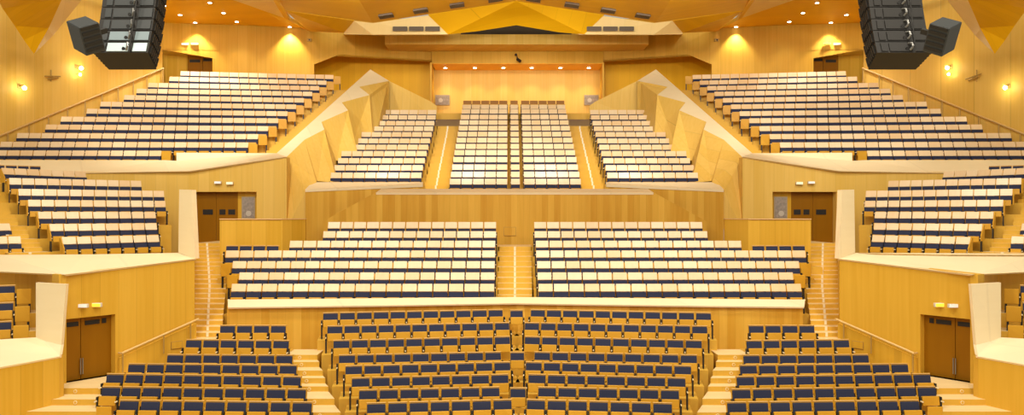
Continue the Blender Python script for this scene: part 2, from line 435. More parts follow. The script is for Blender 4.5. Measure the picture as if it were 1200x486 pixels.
# ---- wings
LW = [(-8.5, 193.6, 47.8, 195.2, 4, 'low'), (.8, 198.3, 100, 201.3, 7, 'high'), (10, 209, 165.5, 213.3, 11, 'high'), (21, 221.5, 192.3, 225.4, 12, 'high'),
      (32, 234.6, 194, 236.6, 11, 'high'), (43.6, 248.4, 182.4, 250, 9, 'high'), (57, 263, 183.6, 263, 8, 'high'), (71.4, 277.6, 186, 277.6, 7, 'high')]
for side in SIDES:
    bm = bmesh.new(); ends = []
    for k, (xl, yl, xr, yr, n, kind) in enumerate(LW):
        dm = 33 + (7 - k) * .82; dl, dr = dm * .957, dm * 1.043
        if k == 0: dl, dr = dm * .985, dm * 1.015
        A, B, z = rowpts(xl, yl, xr, yr, dl, dr, HH if kind == 'high' else HL, side)
        ends.append((A, B, z))
        platform(bm, A, B, z, ZC - 3.2, .1, .1, fr=.55, bk=.42)
        inner = 'left' if side == 'left' else 'right'
        lab = (f'cream high-backed seat, # from wing stairs, {ORD[8 - k]} row up from parapet, {side} wing' if kind == 'high'
               else f'low navy-padded seat, # from outer end of topmost row, {side} wing')
        seat_row(A, B, z, n, kind, lab, f'seats of the {side} wing', inner, 0, panel=(-2 if side == 'left' else 2) if kind == 'high' else 0, stuff=(kind == 'high' and k < 4))
    structure(f'floor_wing_{side}', bm, [M['step'], M['step']])
    # wing stairs and the two short rows beyond them
    bm = bmesh.new(); st = bmesh.new()
    for k, (A, B, z) in enumerate(ends):
        e, i_ = (A, B) if side == 'left' else (B, A)
        e, i_ = e.to_2d(), i_.to_2d(); out = (e - i_).normalized(); N = Vector((out.y, -out.x))
        if N.y > 0: N = -N
        rise = (z - ends[k + 1][2]) if k + 1 < len(ends) else .45
        for j in range(3):
            f0, f1, zz = (.50 + .27 * j), (-.42 if j == 0 else .50 + .27 * (j - 1)), z - rise * j / 3 + .003
            p = [e + out * .06 + N * f0, e + out * 1.5 + N * f0, e + out * 1.5 + N * f1, e + out * .06 + N * f1]
            prism(bm, p, ZC - 3.2, zz, 0, 1)
            c = e + out * .78
            prism(st, [c - out * .05 + N * (f0 + .01), c + out * .05 + N * (f0 + .01), c + out * .05 + N * (f0 - .10), c - out * .05 + N * (f0 - .10)], zz - .06, zz + .006)
    structure(f'floor_wing_stairs_{side}', bm, [M['step'], M['tread']])
    structure(f'trim_{23 + SIDES.index(side)}', st, M['strip'])
    bm = bmesh.new()
    for q, (xl, yl, xr, yr, n, dm) in enumerate([(-24, 278.2, 24.5, 278.2, 3, 31.6), (-22, 263, 11.5, 263, 2, 32.6)]):
        A, B, z = rowpts(xl, yl, xr, yr, dm * .98, dm * 1.01, HH, side)
        platform(bm, A, B, z, ZC - 3.2, .4, .05, fr=.55, bk=.5)
        seat_row(A, B, z, n, 'high', f'cream high-backed seat, # from wing stairs on their outer side, {ORD[q + 1]} short row, {side} wing',
                 f'seats of the {side} wing', 'right' if side == 'left' else 'left', 0)
    structure(f'floor_wing_outer_{side}', bm, [M['step'], M['step']])
    # front box seats by the stage doors
    bm = bmesh.new()
    for q, (xr, yr, d) in enumerate([(19.5, 334, 26.3), (17.5, 354, 25.5), (15.5, 376, 24.7)]):
        B = P(xr, yr, d); A = B + Vector((-1.0, -.50, 0)); z = B.z - HL
        A, B2 = (A, B) if side == 'left' else (mir(B, side), mir(A, side))
        platform(bm, A, B2, z, 0, .6, .9 if side == 'left' else .6, fr=.5, bk=.5)
        seat_row(A, B2, z, 2, 'low', f'low navy-padded seat, # from inner end, {ORD[3 - q]} row up in the {side} front box',
                 f'navy seats of the {side} front box', 'right' if side == 'left' else 'left', 0, panel=1 if side == 'left' else -1)
    structure(f'floor_front_box_{side}', bm, [M['step'], M['tread']])

# ---- upper centre block
RCy = [118.2, 123.5, 128.9, 135.3, 141.7, 148.4, 155.3, 162.3, 169.5, 176.7, 184.8, 193.6, 202.1, 210.4]
bm = bmesh.new(); rc = []
for k, y in enumerate(RCy):
    t = k / 13; d = 53.6 - 12.7 * t
    H = .86 if k == 0 else HH
    z = ZC + (YH - y) * d / F - H
    xl = 542.6 + (526.6 - 542.6) * t ** 1.15; xr = 661.6 + (681 - 661.6) * t ** 1.15
    for q, (a, b, n) in enumerate([(xl, 594.9 + .1 * t, 5), (597.8 + .6 * t, 607 + 2.6 * t, 1), (610.3 + 3.4 * t, xr, 5)]):
        A, B = P(a, y, d), P(b, y, d)
        if k == 0:
            nm = ('#' if q != 1 else 'alone')
            lab = {0: 'small brown-topped seat, # from centre column, topmost row, left upper centre block', 1: 'small brown-topped seat alone in centre column of the topmost upper row',
                   2: 'small brown-topped seat, # from centre column, topmost row, right upper centre block'}[q]
            seat_row(A, B, z, n, 'brown', lab, 'brown-topped seats of the topmost row', 'right' if q == 0 else 'left', 0)
        else:
            seat_row(A, B, z, n, 'high', '', '', 'left', 0, stuff=True)
    platform(bm, P(xl, y, d), P(xr, y, d), z, ZC - 2, .12, .12, bk=.5)
    rc.append((d, z, (xl - CX) * d / F, (xr - CX) * d / F))
structure('floor_upper_centre', bm, [M['step'], M['step']])
# ---- upper side blocks
RL = [(446.5, 129.6, 511.8, 6), (444.5, 135.7, 511.1, 6), (429.5, 142.5, 509.4, 7), (426.6, 148.9, 508, 7), (423.5, 155.6, 506.4, 7), (419.7, 163, 504.4, 7),
      (403.8, 170.4, 502.4, 8), (400, 177.8, 500.4, 8), (396, 186.1, 498.4, 8), (391.8, 194.4, 496, 8), (387.4, 203.1, 494.6, 8)]
for side in SIDES:
    bm = bmesh.new(); lv = []
    for k, (xl, y, xr, n) in enumerate(RL):
        d = 51.5 - k * .97
        A, B, z = rowpts(xl, y, xr, y, d, d, HH, side)
        platform(bm, A, B, z, ZC - 2, .6 if side == 'left' else .1, .1 if side == 'left' else .6, bk=.5)
        seat_row(A, B, z, n, 'high', '', '', 'left', 0, stuff=True)
        lv.append((d, z, B.x if side == 'left' else A.x))
    structure(f'floor_upper_inner_{side}', bm, [M['step'], M['step']])
    # aisle against the centre block
    lev = []
    for d, z, x in lv[::-1]:
        t = (53.6 - d) / 12.7
        xi = ((542.6 - 16 * t) - CX) * d / F if side == 'left' else ((661.6 + 19.4 * t) - CX) * d / F
        sg = 1 if side == 'left' else -1
        a, b = x + sg * .05, xi - sg * .10
        lev.append((d - .62, z + .004, min(a, b), max(a, b)))
    stairs(f'floor_upper_aisle_{side}', lev, ZC - 2, strip=True, rise=.2, tread=.32, lead=2.0, n_trim=25 + SIDES.index(side))
bm = bmesh.new()
zf = ZC + 6.2
prism(bm, [(-9, 52.6), (9.5, 52.6), (9.5, 59.4), (-9, 59.4)], zf - .4, zf - .02)
structure('floor_upper_gallery', bm, M['step'])

UL = [(211.3, 84.2, 391.2, 88.7, 16), (198.3, 90.6, 383, 95.3, 16), (173.7, 97.8, 374.5, 101.7, 17), (160, 104.7, 366.3, 108.3, 17), (145.5, 112.2, 356.7, 115.8, 17),
      (117.8, 120, 347.5, 123.3, 18), (101.7, 128.3, 337.5, 131.3, 18), (71.7, 137.5, 326.7, 139.5, 19), (53.7, 146.7, 315, 148.7, 19), (20.3, 156.7, 303.3, 158, 20),
      (.8, 167, 291.7, 167.8, 20), (-6, 177, 190, 177.5, 13)]
CAPB = (P(324, 179.5, 41), P(434, 81.3, 52.5))      # inner edge of the zigzag cap
for side in SIDES:
    bm = bmesh.new(); lev = []
    for k, (xl, yl, xr, yr, n) in enumerate(UL):
        dm = 53.2 - k * 1.0
        q = (YH - yl) / (YH - yr); dl, dr = dm * 2 / (1 + q), dm * 2 * q / (1 + q)
        A, B, z = rowpts(xl, yl, xr, yr, dl, dr, HH, side)
        e = (1.0, .5) if side == 'left' else (.5, 1.0)
        platform(bm, A, B, z, ZC - .5 if k > 8 else ZC + 1.5, *e, bk=.6)
        seat_row(A, B, z, n, 'high', '', '', 'left', 0, stuff=True, panel=1 if side == 'left' else -1)
        if k < 11:
            t = (dr - 41) / 11.5
            xo = CAPB[0].x + (CAPB[1].x - CAPB[0].x) * t
            a = B.x + .35 if side == 'left' else A.x - .35
            b = xo + .15 if side == 'left' else XM - xo - .15
            lev.append((dr - .62, z + .004, min(a, b), max(a, b)))
    structure(f'floor_upper_outer_{side}', bm, [M['step'], M['step']])
    stairs(f'floor_upper_outer_aisle_{side}', lev[::-1], ZC + 1.0, rise=.17, tread=.33, lead=2.5)

me = bpy.data.meshes.new('upper_tier_seating'); me.from_pydata(STUFF['v'], [], STUFF['f'])
for m in STUFF_MATS: me.materials.append(m)
me.polygons.foreach_set('material_index', STUFF['m']); me.update()
o = bpy.data.objects.new('upper_tier_seating', me); COL.objects.link(o)
o['kind'] = 'stuff'; tag(o, 'cream high-backed seats filling the upper blocks and the top rows of both wings', 'seats')

# ------------------------------------------------------------------ room shell
def wall_panel(bm, A, B, zb, ztA, ztB, holes=(), th=.25):
    """vertical wall from plan point A to B with rectangular openings (s0, s1, z0, z1) along it; thickness away from the eye"""
    A, B = Vector((A[0], A[1])), Vector((B[0], B[1])); Ld = (B - A).length; D = (B - A).normalized(); N = Vector((-D.y, D.x))
    if N.y < 0: N = -N
    pt = lambda s, z: Vector((A.x + D.x * s, A.y + D.y * s, z))
    top = lambda s: ztA + (ztB - ztA) * s / Ld
    t = (N.x * th, N.y * th, 0); s = 0
    for (s0, s1, z0, z1) in holes:
        slab(bm, [pt(s, zb), pt(s0, zb), pt(s0, top(s0)), pt(s, top(s))], t)
        slab(bm, [pt(s0, z1), pt(s1, z1), pt(s1, top(s1)), pt(s0, top(s0))], t)
        if z0 > zb + .01: slab(bm, [pt(s0, zb), pt(s1, zb), pt(s1, z0), pt(s0, z0)], t)
        s = s1
    slab(bm, [pt(s, zb), pt(Ld, zb), pt(Ld, top(Ld)), pt(s, top(s))], t)

bm = bmesh.new(); prism(bm, [(-32, 10), (32, 10), (32, 60), (-32, 60)], -.3, -.02)
structure('floor', bm, M['tread'])

def pl(pts, side): return [mir(P(*p), side) for p in pts]
ndoor = 0
def door_leaf(root, c0, c1, z0, z1, inset, plates, handle):
    """a leaf hung between plan points c0 and c1"""
    c0, c1 = Vector(c0), Vector(c1); D = (c1 - c0).normalized(); N = Vector((-D.y, D.x))
    if N.y < 0: N = -N
    a, b = c0 + N * inset, c1 + N * inset; w = (b - a).length
    bm = bmesh.new(); slab(bm, [(a.x, a.y, z0), (b.x, b.y, z0), (b.x, b.y, z1), (a.x, a.y, z1)], (N.x * .06, N.y * .06, 0))
    lf = link('leaf', bm, M['door'], root)
    for (s0, s1, h0, h1) in plates:
        p, q = a + D * w * s0 - N * .02, a + D * w * s1 - N * .02; zz = z1 - z0
        bm = bmesh.new(); slab(bm, [(p.x, p.y, z0 + zz * h0), (q.x, q.y, z0 + zz * h0), (q.x, q.y, z0 + zz * h1), (p.x, p.y, z0 + zz * h1)], (N.x * .03, N.y * .03, 0))
        link('vision_panel', bm, M['black'], lf)
    if handle is not None:
        p = a + D * w * handle - N * .05
        bm = bmesh.new(); bar(bm, (p.x, p.y, z0 + .15), (p.x, p.y, z0 + .62), .018); link('handle', bm, M['metal'], lf)
    return lf

def lit_sign(name, label, cat, px, py, d, w, h, mat, side):
    c = mir(P(px, py, d), side)
    t = thing(name, label, cat, (c.x, c.y, c.z), 0, 'lit signs over the doors')
    bm = bmesh.new(); box(bm, -w / 2, w / 2, -.02, .10, -h / 2, h / 2, bev=.01); link('casing', bm, M['signbox'], t)
    bm = bmesh.new(); box(bm, -w / 2 + .015, w / 2 - .015, -.032, -.019, -h / 2 + .012, h / 2 - .012); link('lit_face', bm, mat, t)

for si, side in enumerate(SIDES):
    # --- wall with the stage-level door, and its sloping cap
    A = Vector((-12.87, 24.6)); Bp = Vector((-10.40, 28.26)); D = (Bp - A).normalized(); Ld = (Bp - A).length
    A0 = A - D * .10
    zt0, zt1 = ZC - 1.75, ZC - 1.50
    zdoor0, zdoor1 = ZC - 4.9, ZC - 3.06
    s0 = .08; s1 = (Vector((-11.96, 25.95)) - A0).length
    bm = bmesh.new()
    fm = lambda v: mir((v.x, v.y, 0), side)
    wall_panel(bm, fm(A0), fm(Bp), 0, zt0, zt1, [(s0, s1, zdoor0, zdoor1)], .35)
    Lw = P(-40, 318, 28.6)
    Lm = P(44, 318, 27.5)
    wall_panel(bm, fm(A0), fm(Vector((Lm.x, Lm.y))), 0, zt0, zt0 - .12, [], .2)
    wall_panel(bm, fm(Vector((Lm.x, Lm.y))), fm(Vector((Lw.x, Lw.y))), 0, zt0 - .12, zt0 - .2, [], .2)
    structure(f'wall_{side}_lower', bm, M['wall'])
    ndoor += 1
    dr_ = bpy.data.objects.new(f'door_{ndoor}', None); COL.objects.link(dr_); dr_['kind'] = 'structure'
    sm = s0 + (s1 - s0) * .42
    q = lambda s: fm(A0 + D * s).to_2d()
    door_leaf(dr_, q(s0), q(sm - .01), zdoor0, zdoor1, .22, [(.15, .9, .86, .93)], .97)
    door_leaf(dr_, q(sm + .01), q(s1), zdoor0, zdoor1, .22, [(.12, .6, .86, .93), (.68, .82, .86, .94)], .03)
    # cap of that wall
    bm = bmesh.new()
    slab(bm, pl([(-45, 316, 28.6), (-45, 297, 29.4), (0, 298.5, 28.3), (100, 298, 28.4), (209, 296, 29.4), (229, 303, 28.2), (115, 317, 25.4), (75.5, 321.5, 24.45)], side), (0, .12, -.05))
    structure(f'trim_{1 + si}', bm, M['cap'])
    bm = bmesh.new()
    slab(bm, pl([(210, 222, 29.4), (225, 222.3, 28.6), (228.6, 303, 28.2), (209, 296, 29.3)], side), (.03 if side == 'left' else -.03, .3, 0))
    structure(f'trim_{3 + si}', bm, M['cap'])
    # wall behind that fin, along the side stairs
    bm = bmesh.new()
    slab(bm, [mir(v, side) for v in ((cxm(227, 28.3), 28.4, 0), (cxm(225.5, 39.5), 39.5, 0), (cxm(225.5, 39.5), 39.5, ZC - 1.2), (cxm(227, 28.3), 28.4, ZC - 1.5))], (-.15 if side == 'left' else .15, 0, 0))
    structure(f'wall_{side}_stairs', bm, M['wall'])
    # handrail on it and the low wall of the stalls stairs
    off = Vector((D.y, -D.x)) * .22
    def onw(px, dz=0.0, o=1.0):
        k = (px - CX) / F            # wall line: A + D*t with X = k*d
        t = (k * A.y - A.x) / (D.x - k * D.y)
        v = A + D * t
        return v
    r0, r1 = onw(137.5), onw(227.5)
    z0, z1 = ZC - (413 - YH) * r0.y / F, ZC - (373 - YH) * r1.y / F
    t = thing('handrail', f'pale sloping handrail on the wall beside the {side} stage-level door', 'handrail', mir((r0.x, r0.y, 0), side), 0, 'handrails')
    t.location.z = 0
    def loc(v, z, k=1.0): 
        p = mir((v.x + off.x * k, v.y + off.y * k, z), side); return p - t.location
    bm = bmesh.new(); bar(bm, loc(r0, z0), loc(r1, z1), .035); bar(bm, loc(r0, z0), loc(r0, z0, .3), .03); link('rail', bm, M['rail'], t)
    for pxp in (139, 187, 218.5):
        v = onw(pxp); s = (pxp - 137.5) / 90; zz = z0 + (z1 - z0) * s
        bm = bmesh.new(); bar(bm, loc(v, zz - .02), loc(v, zz - (.75 if pxp < 150 else .62)), .026); link('post', bm, M['post'], t)
    bm = bmesh.new()
    off2 = off * .55
    v0, v1 = r0 + off2, r1 + off2
    slab(bm, [mir((v0.x, v0.y, z0 - .15), side), mir((v1.x, v1.y, z1 - .15), side), mir((v1.x, v1.y, 0), side), mir((v0.x, v0.y, 0), side)], (-off.x * .4 * (1 if side == 'left' else -1), -off.y * .4, 0))
    structure(f'wall_{side}_stair_apron', bm, M['wall'])
    ha = onw(204) + off * .60
    t = thing('hatch', f'small square wooden hatch in the stair wall of the {side} stalls', 'hatch', mir((ha.x, ha.y, ZC - (404 - YH) * ha.y / F), side), math.atan2(D.y, D.x) * (1 if side == 'left' else -1))
    bm = bmesh.new(); box(bm, -.2, .2, -.015, .03, -.12, .12); link('frame', bm, M['post'], t)
    bm = bmesh.new(); box(bm, -.185, .185, -.022, -.01, -.105, .105); link('panel', bm, M['wall'], t)
    # landing and steps in front of the door
    lev = []
    for d, z in ((21.0, ZC - 5.57), (22.5, ZC - 5.40), (23.2, ZC - 5.23), (23.6, ZC - 5.06), (23.95, ZC - 4.9)):
        a, b = mir((-13.2, d, 0), side).x, mir((P(127, 0, d).x, d, 0), side).x
        lev.append((d, z, min(a, b), max(a, b)))
    lev[-1] = (lev[-1][0], lev[-1][1], min(mir((-13.2, 0, 0), side).x, mir((-10.6, 0, 0), side).x), max(mir((-13.2, 0, 0), side).x, mir((-10.6, 0, 0), side).x))
    fr = stairs(f'floor_door_landing_{side}', [(23.2 - .65, ZC - 5.23, *lev[1][2:]), (23.28, ZC - 5.07, *lev[2][2:]), (23.95, ZC - 4.9, *lev[4][2:])], 0, rise=.17, lead=2.6)
    for q_, (xm, d, za, zb_) in enumerate(fr[1:]):
        xx = mir(P(88.5, 0, d), side).x
        t = thing('step_light', f'small round step light on the {("lower", "upper")[q_]} riser before the {side} stage-level door', 'step light', (xx, d - .011, (za + zb_) / 2), 0, 'step lights at the door landings')
        bm = bmesh.new(); bmesh.ops.create_cone(bm, cap_ends=True, segments=20, radius1=.05, radius2=.05, depth=.02, matrix=Matrix.Rotation(math.pi / 2, 4, 'X')); link('ring', bm, M['knob'], t)
        bm = bmesh.new(); bmesh.ops.create_cone(bm, cap_ends=True, segments=20, radius1=.034, radius2=.034, depth=.026, matrix=Matrix.Rotation(math.pi / 2, 4, 'X')); link('lens', bm, M['step'], t)
    # signs over that door
    lit_sign('exit_sign', f'yellow lit sign over the {side} stage-level door', 'sign', 113, 357.3, onw(113).y - .1, .27, .12, M['exit'], side)
    lit_sign('emergency_light', f'white emergency light over the {side} stage-level door', 'light', 97, 358.3, onw(97).y - .1, .27, .11, M['emerg'], side)
    # --- front box parapet
    bm = bmesh.new()
    slab(bm, pl([(-60, 441, 20.6), (69.5, 417.5, 23.5), (69.5, 500, 23.5), (-60, 540, 20.6)], side), (0, .25, 0))
    structure(f'wall_{side}_front_box', bm, M['wall'])
    bm = bmesh.new()
    slab(bm, pl([(-60, 441, 20.55), (-60, 401, 22.6), (42, 395, 24.3), (72, 401, 24.0), (69.7, 417.5, 23.45)], side), (0, .1, -.05))
    structure(f'trim_{5 + si}', bm, M['cap'])
    bm = bmesh.new()
    slab(bm, pl([(42, 331, 24.4), (77.5, 333, 23.9), (71.8, 404, 23.8), (69.9, 416, 23.5), (42, 396.5, 24.3)], side), (0, .14, 0))
    structure(f'trim_{7 + si}', bm, M['cap'])
    # --- wall under the upper outer block, with the tier door and its alcove
    zb = ZC - 3.2
    bm = bmesh.new()
    Wc = P(336, 184, 40.0); Wd = P(222.5, 200, 40.2); We = P(-60, 202.5, 40.6)
    a, b = fm(Vector((Wd.x, Wd.y))), fm(Vector((Wc.x, Wc.y)))
    Lwd = (b - a).length
    sA = (P(225.5, 0, 40.2).x - Wd.x); sB = (P(301, 0, 40.1).x - Wd.x)
    wall_panel(bm, a, b, zb, Wd.z, Wc.z, [(sA, sB, ZC - 1.42, ZC + 1.02)], .5)
    wall_panel(bm, fm(Vector((We.x, We.y))), a, zb, We.z, Wd.z, [], .3)
    structure(f'wall_{side}_middle', bm, M['wall_pale'])
    ndoor += 1
    dr_ = bpy.data.objects.new(f'door_{ndoor}', None); COL.objects.link(dr_); dr_['kind'] = 'structure'
    Dw = (Vector((Wc.x, Wc.y)) - Vector((Wd.x, Wd.y))).normalized()
    q2 = lambda px: fm(Vector((Wd.x, Wd.y)) + Dw * (P(px, 0, 40.15).x - Wd.x)).to_2d()
    door_leaf(dr_, q2(225.5), q2(249.4), ZC - 1.42, ZC + 1.02, .40, [(.34, .84, .56, .66)], None)
    door_leaf(dr_, q2(249.7), q2(276), ZC - 1.42, ZC + 1.02, .40, [(.15, .42, .56, .66), (.55, .86, .56, .66)], None)
    bm = bmesh.new()
    p, r = q2(276), q2(301.5)
    slab(bm, [(p.x, p.y + .40, ZC - 1.42), (r.x, r.y + .40, ZC - 1.42), (r.x, r.y + .40, ZC + 1.1), (p.x, p.y + .40, ZC + 1.1)], (0, .1, 0))
    structure(f'wall_{side}_alcove', bm, M['wall'])
    c = (q2(281) + q2(296.8)) / 2
    t = thing('framed_picture', f'grey framed relief with round mark in the alcove beside the {side} tier door', 'picture', (c.x, c.y + .36, ZC + .30), 0, 'framed reliefs in the door alcoves')
    bm = bmesh.new(); box(bm, -.32, .32, -.02, .03, -.55, .5, bev=.01); link('frame', bm, M['plaqueframe'], t)
    bm = bmesh.new(); box(bm, -.27, .27, -.03, -.015, -.50, .45); pp = link('relief', bm, M['plaque'], t)
    bm = bmesh.new(); bmesh.ops.create_cone(bm, cap_ends=True, segments=20, radius1=.13, radius2=.13, depth=.02, matrix=Matrix.Translation((.02, -.035, -.30)) @ Matrix.Rotation(math.pi / 2, 4, 'X')); link('round_mark', bm, M['disc'], pp)
    lit_sign('exit_sign', f'pale yellow lit sign over the {side} tier door', 'sign', 269, 214.6, 39.95, .32, .13, M['exitpale'], side)
    lit_sign('emergency_light', f'white emergency light over the {side} tier door', 'light', 255, 213.8, 39.95, .32, .12, M['emerg'], side)
    # its broad cap
    bm = bmesh.new()
    slab(bm, pl([(-60, 203.5, 40.4), (-60, 187.2, 41.3), (193, 187.6, 41.3), (206.8, 188.3, 41.3), (206.8, 178.8, 41.5), (324, 179.5, 41.0), (336, 183.6, 39.9), (222.5, 200.4, 39.95), (100, 202.6, 40.3)], side), (0, .12, -.05))
    structure(f'trim_{9 + si}', bm, M['cap'])
    # --- pleated wall climbing to the back, zigzag cap
    T1, N1, T2, N2 = (455.8, 94.7, 52.3), (420.8, 101.7, 50.8), (433, 111.2, 49), (400.5, 120, 47.6)
    T3, N3, T4, N4, C = (407.8, 129.2, 46), (376.7, 142.8, 44.6), (380, 151.7, 43), (356.7, 163.7, 41.7), (336, 183.7, 40)
    nrm = (CAPB[1] - CAPB[0]).cross(Vector((1, -.1, -.42))); eye = Vector((0, 0, ZC))
    def onp(p):
        ray = Vector(((p[0] - CX) / F, 1, (YH - p[1]) / F)); return (p[0], p[1], nrm.dot(CAPB[0] - eye) / nrm.dot(ray))
    T1, N1, T2, N2, T3, N3, T4, N4, C = [onp(p) for p in (T1, N1, T2, N2, T3, N3, T4, N4, C)]
    bm = bmesh.new()
    for f in ([C, N4, (370, 210, 41.0), (376, 224, 40.9), (358, 226, 40.3), (358, 268, 40.3), (336, 268, 40.0)],
              [N4, T4, (372, 212, 41.5), (369, 212, 41.2)], [T4, (371, 212, 41.5), (395, 214, 41.6)],
              [N3, T3, (394, 188, 44.4), (395, 214, 41.6), T4], [T3, (393, 188, 44.4), (421, 188, 44.6)],
              [N2, T2, (411, 174, 47.3), (421, 188, 44.6), T3], [T2, (411, 174, 47.3), (438, 174, 47.5)],
              [N1, T1, (456, 142, 52.3), (438, 174, 47.5), T2]):
        slab(bm, pl(f, side), (-.06 if side == 'left' else .06, .12, 0))
    structure(f'wall_{side}_pleated', bm, M['wall_pale'])
    bm = bmesh.new()
    def bk(t):
        k = t * 41 / (52.5 + t * (41 - 52.5)); v = CAPB[0].lerp(CAPB[1], k); return mir(v, side)
    q_ = lambda *p: [v if isinstance(v, Vector) else mir(P(*v), side) for v in p]
    bb = [bk(t) for t in (0, .17, .40, .60, .80, 1)]
    for f in ((bb[0], C, N4, bb[1]), (bb[1], N4, T4), (bb[1], T4, N3), (bb[1], N3, bb[2]), (bb[2], N3, T3), (bb[2], T3, N2), (bb[2], N2, bb[3]),
              (bb[3], N2, T2), (bb[3], T2, N1), (bb[3], N1, bb[4]), (bb[4], N1, T1), (bb[4], T1, bb[5])):
        slab(bm, q_(*f), (0, .02, -.03))
    structure(f'trim_{11 + si}', bm, M['cap'])
    bm = bmesh.new()
    slab(bm, pl([(434, 81.3, 52.6), (455.8, 94.7, 52.4), (505.8, 119.5, 52.9), (512, 124, 52.9), (512, 142, 52.9), (440, 142, 52.6)], side), (0, .18, 0))
    structure(f'wall_{side}_upper_back', bm, M['wall_pale'])
    bm = bmesh.new()      # stair side of the pleated wall
    slab(bm, pl([(324, 183, 41.05), (433.5, 85, 52.4), (433.5, 110, 52.4), (324, 205, 41.05)], side), (.12 if side == 'left' else -.12, 0, 0))
    structure(f'wall_{side}_outer_stair', bm, M['wall'])
    # --- front wall of the upper inner block
    bm = bmesh.new()
    slab(bm, pl([(358, 221.8, 40.2), (497, 215.8, 40.2), (497, 300, 40.2), (358, 300, 40.2)], side), (0, .2, 0))
    structure(f'wall_{side}_upper_front', bm, M['wall_strip'])
    bm = bmesh.new()
    slab(bm, pl([(357.6, 221.9, 40.15), (365.8, 213.3, 41.0), (495.5, 213.4, 41.0), (495.5, 215.9, 40.15)], side), (0, .02, -.12))
    structure(f'trim_{13 + si}', bm, M['cap'])
    # --- box wall over the side seats
    zt = ZC - .25
    bm = bmesh.new()
    c0, c1, c2 = P(257.5, 257, 35.35), P(331, 257, 35.35), P(358, 257, 36.6)
    for u, v in ((c0, c1), (c1, c2)):
        slab(bm, [mir((u.x, u.y, 0.5), side), mir((v.x, v.y, 0.5), side), mir((v.x, v.y, zt), side), mir((u.x, u.y, zt), side)], (0, .15, 0))
    e0 = mir((c0.x, 35.35, 0), side).x
    structure(f'wall_{side}_box', bm, M['wall'])
    bm = bmesh.new()
    prism(bm, [mir((c0.x, 35.3, 0), side).to_2d(), mir((c1.x, 35.3, 0), side).to_2d(), mir((c2.x, 36.55, 0), side).to_2d(), mir((c2.x, 36.85, 0), side).to_2d(), mir((c1.x, 35.55, 0), side).to_2d(), mir((c0.x, 35.55, 0), side).to_2d()], zt, zt + .035)
    structure(f'trim_{15 + si}', bm, M['rimwood'])
    # --- outer side wall with lamps
    W1, W2 = Vector((-21.9, 54.0)), Vector((-28.74, 35.0))
    zt = ZC + 18
    bm = bmesh.new()
    slab(bm, [mir((W1.x, W1.y, 0), side), mir((W2.x, W2.y, 0), side), mir((W2.x, W2.y, zt), side), mir((W1.x, W1.y, zt), side)], (-.3 if side == 'left' else .3, 0, 0))
    structure(f'wall_{side}', bm, M['wall_pale'])
    def sw(px, py, out=0.0):
        d = 41.34 / (.36 + (CX - px) / F)
        v = P(px, py, d); return mir((v.x + out * .94, v.y - out * .34, v.z), side)
    ry = math.radians(70.2) if side == 'left' else -math.radians(70.2)
    for q_, (px, py, lab) in enumerate([(22, 101, 'lower, nearer'), (89, 78, 'upper, farther')]):
        c = sw(px, py)
        t = thing('wall_lamp', f'lit wall lamp with dark arm on the {side} side wall, the {lab} one', 'wall lamp', c, ry, 'wall lamps on the side walls')
        bm = bmesh.new(); box(bm, -.10, .10, -.05, 0, -.12, .12, bev=.02); link('back_plate', bm, M['post'], t)
        bm = bmesh.new(); bar(bm, (0, 0, 0), (0, -.42, .05), .035); link('arm', bm, M['post'], t)
        bm = bmesh.new(); bmesh.ops.create_uvsphere(bm, u_segments=16, v_segments=10, radius=.10, matrix=Matrix.Translation((.05, -.34, -.10))); link('bulb', bm, M['bulb'], t, True)
        if q_:
            bm = bmesh.new(); bmesh.ops.create_uvsphere(bm, u_segments=16, v_segments=10, radius=.07, matrix=Matrix.Translation((.05, -.25, -.45))); link('lower_bulb', bm, M['bulb'], t, True)
            bm = bmesh.new(); bar(bm, (0, 0, -.42), (.05, -.25, -.42), .025); link('lower_arm', bm, M['post'], t)
        ld = bpy.data.lights.new('wall_lamp_light', 'POINT'); ld.energy = 22; ld.color = (1, .85, .5); ld.shadow_soft_size = .12
        lo = bpy.data.objects.new('wall_lamp_light', ld); COL.objects.link(lo); lo.location = sw(px, py + 1, .62)
    c = sw(59, 90)
    t = thing('wall_bracket', f'dark unlit fitting with spread arms on the {side} side wall between both lamps', 'wall fitting', c, ry, 'dark fittings on the side walls')
    bm = bmesh.new(); bar(bm, (0, -.04, -.25), (0, -.04, .38), .035); bar(bm, (0, 0, 0), (0, -.3, -.05), .06); link('upright', bm, M['post'], t)
    bm = bmesh.new(); bar(bm, (-.55, -.22, -.06), (.45, -.22, .08), .035); bar(bm, (-.35, -.22, -.16), (.3, -.22, -.02), .05); link('cross_arm', bm, M['post'], t)
    # long stair railing along the side wall
    a0, a1 = sw(-12, 163, .14), sw(189.5, 80, .14)
    t = thing('railing', f'long sloping stair railing along the foot of the {side} side wall', 'railing', (a0.x, a0.y, ZC + 1.9), 0, 'handrails')
    o_ = t.location.copy()
    bm = bmesh.new(); bar(bm, a0 - o_, a1 - o_, .055); link('rail', bm, M['rail'], t)
    for pxp in (7, 32, 55, 77.5, 98, 118, 137, 155, 171, 190):
        s = (pxp + 12) / 202.5; s = s * a0.y / (a1.y + (a0.y - a1.y) * s) if False else s
        # depth-correct position along the rail
        da, db = a0.y, a1.y; k = s * da / (db + s * (da - db))
        v = a0.lerp(a1, k) - o_
        bm = bmesh.new(); bar(bm, v, v - Vector((0, 0, 1.0 if pxp > 20 else .9)), .04); link('post', bm, M['post'], t)
    # --- back wall of the upper outer block, with the deep door recess and the dark bay
    rx = 0 if side == 'left' else -10      # the recess sits a little off the axis
    bm = bmesh.new(); w = lambda px, py: (px, py, 54.0 + max(0, px - 190) * .0092)
    zt_ = 22
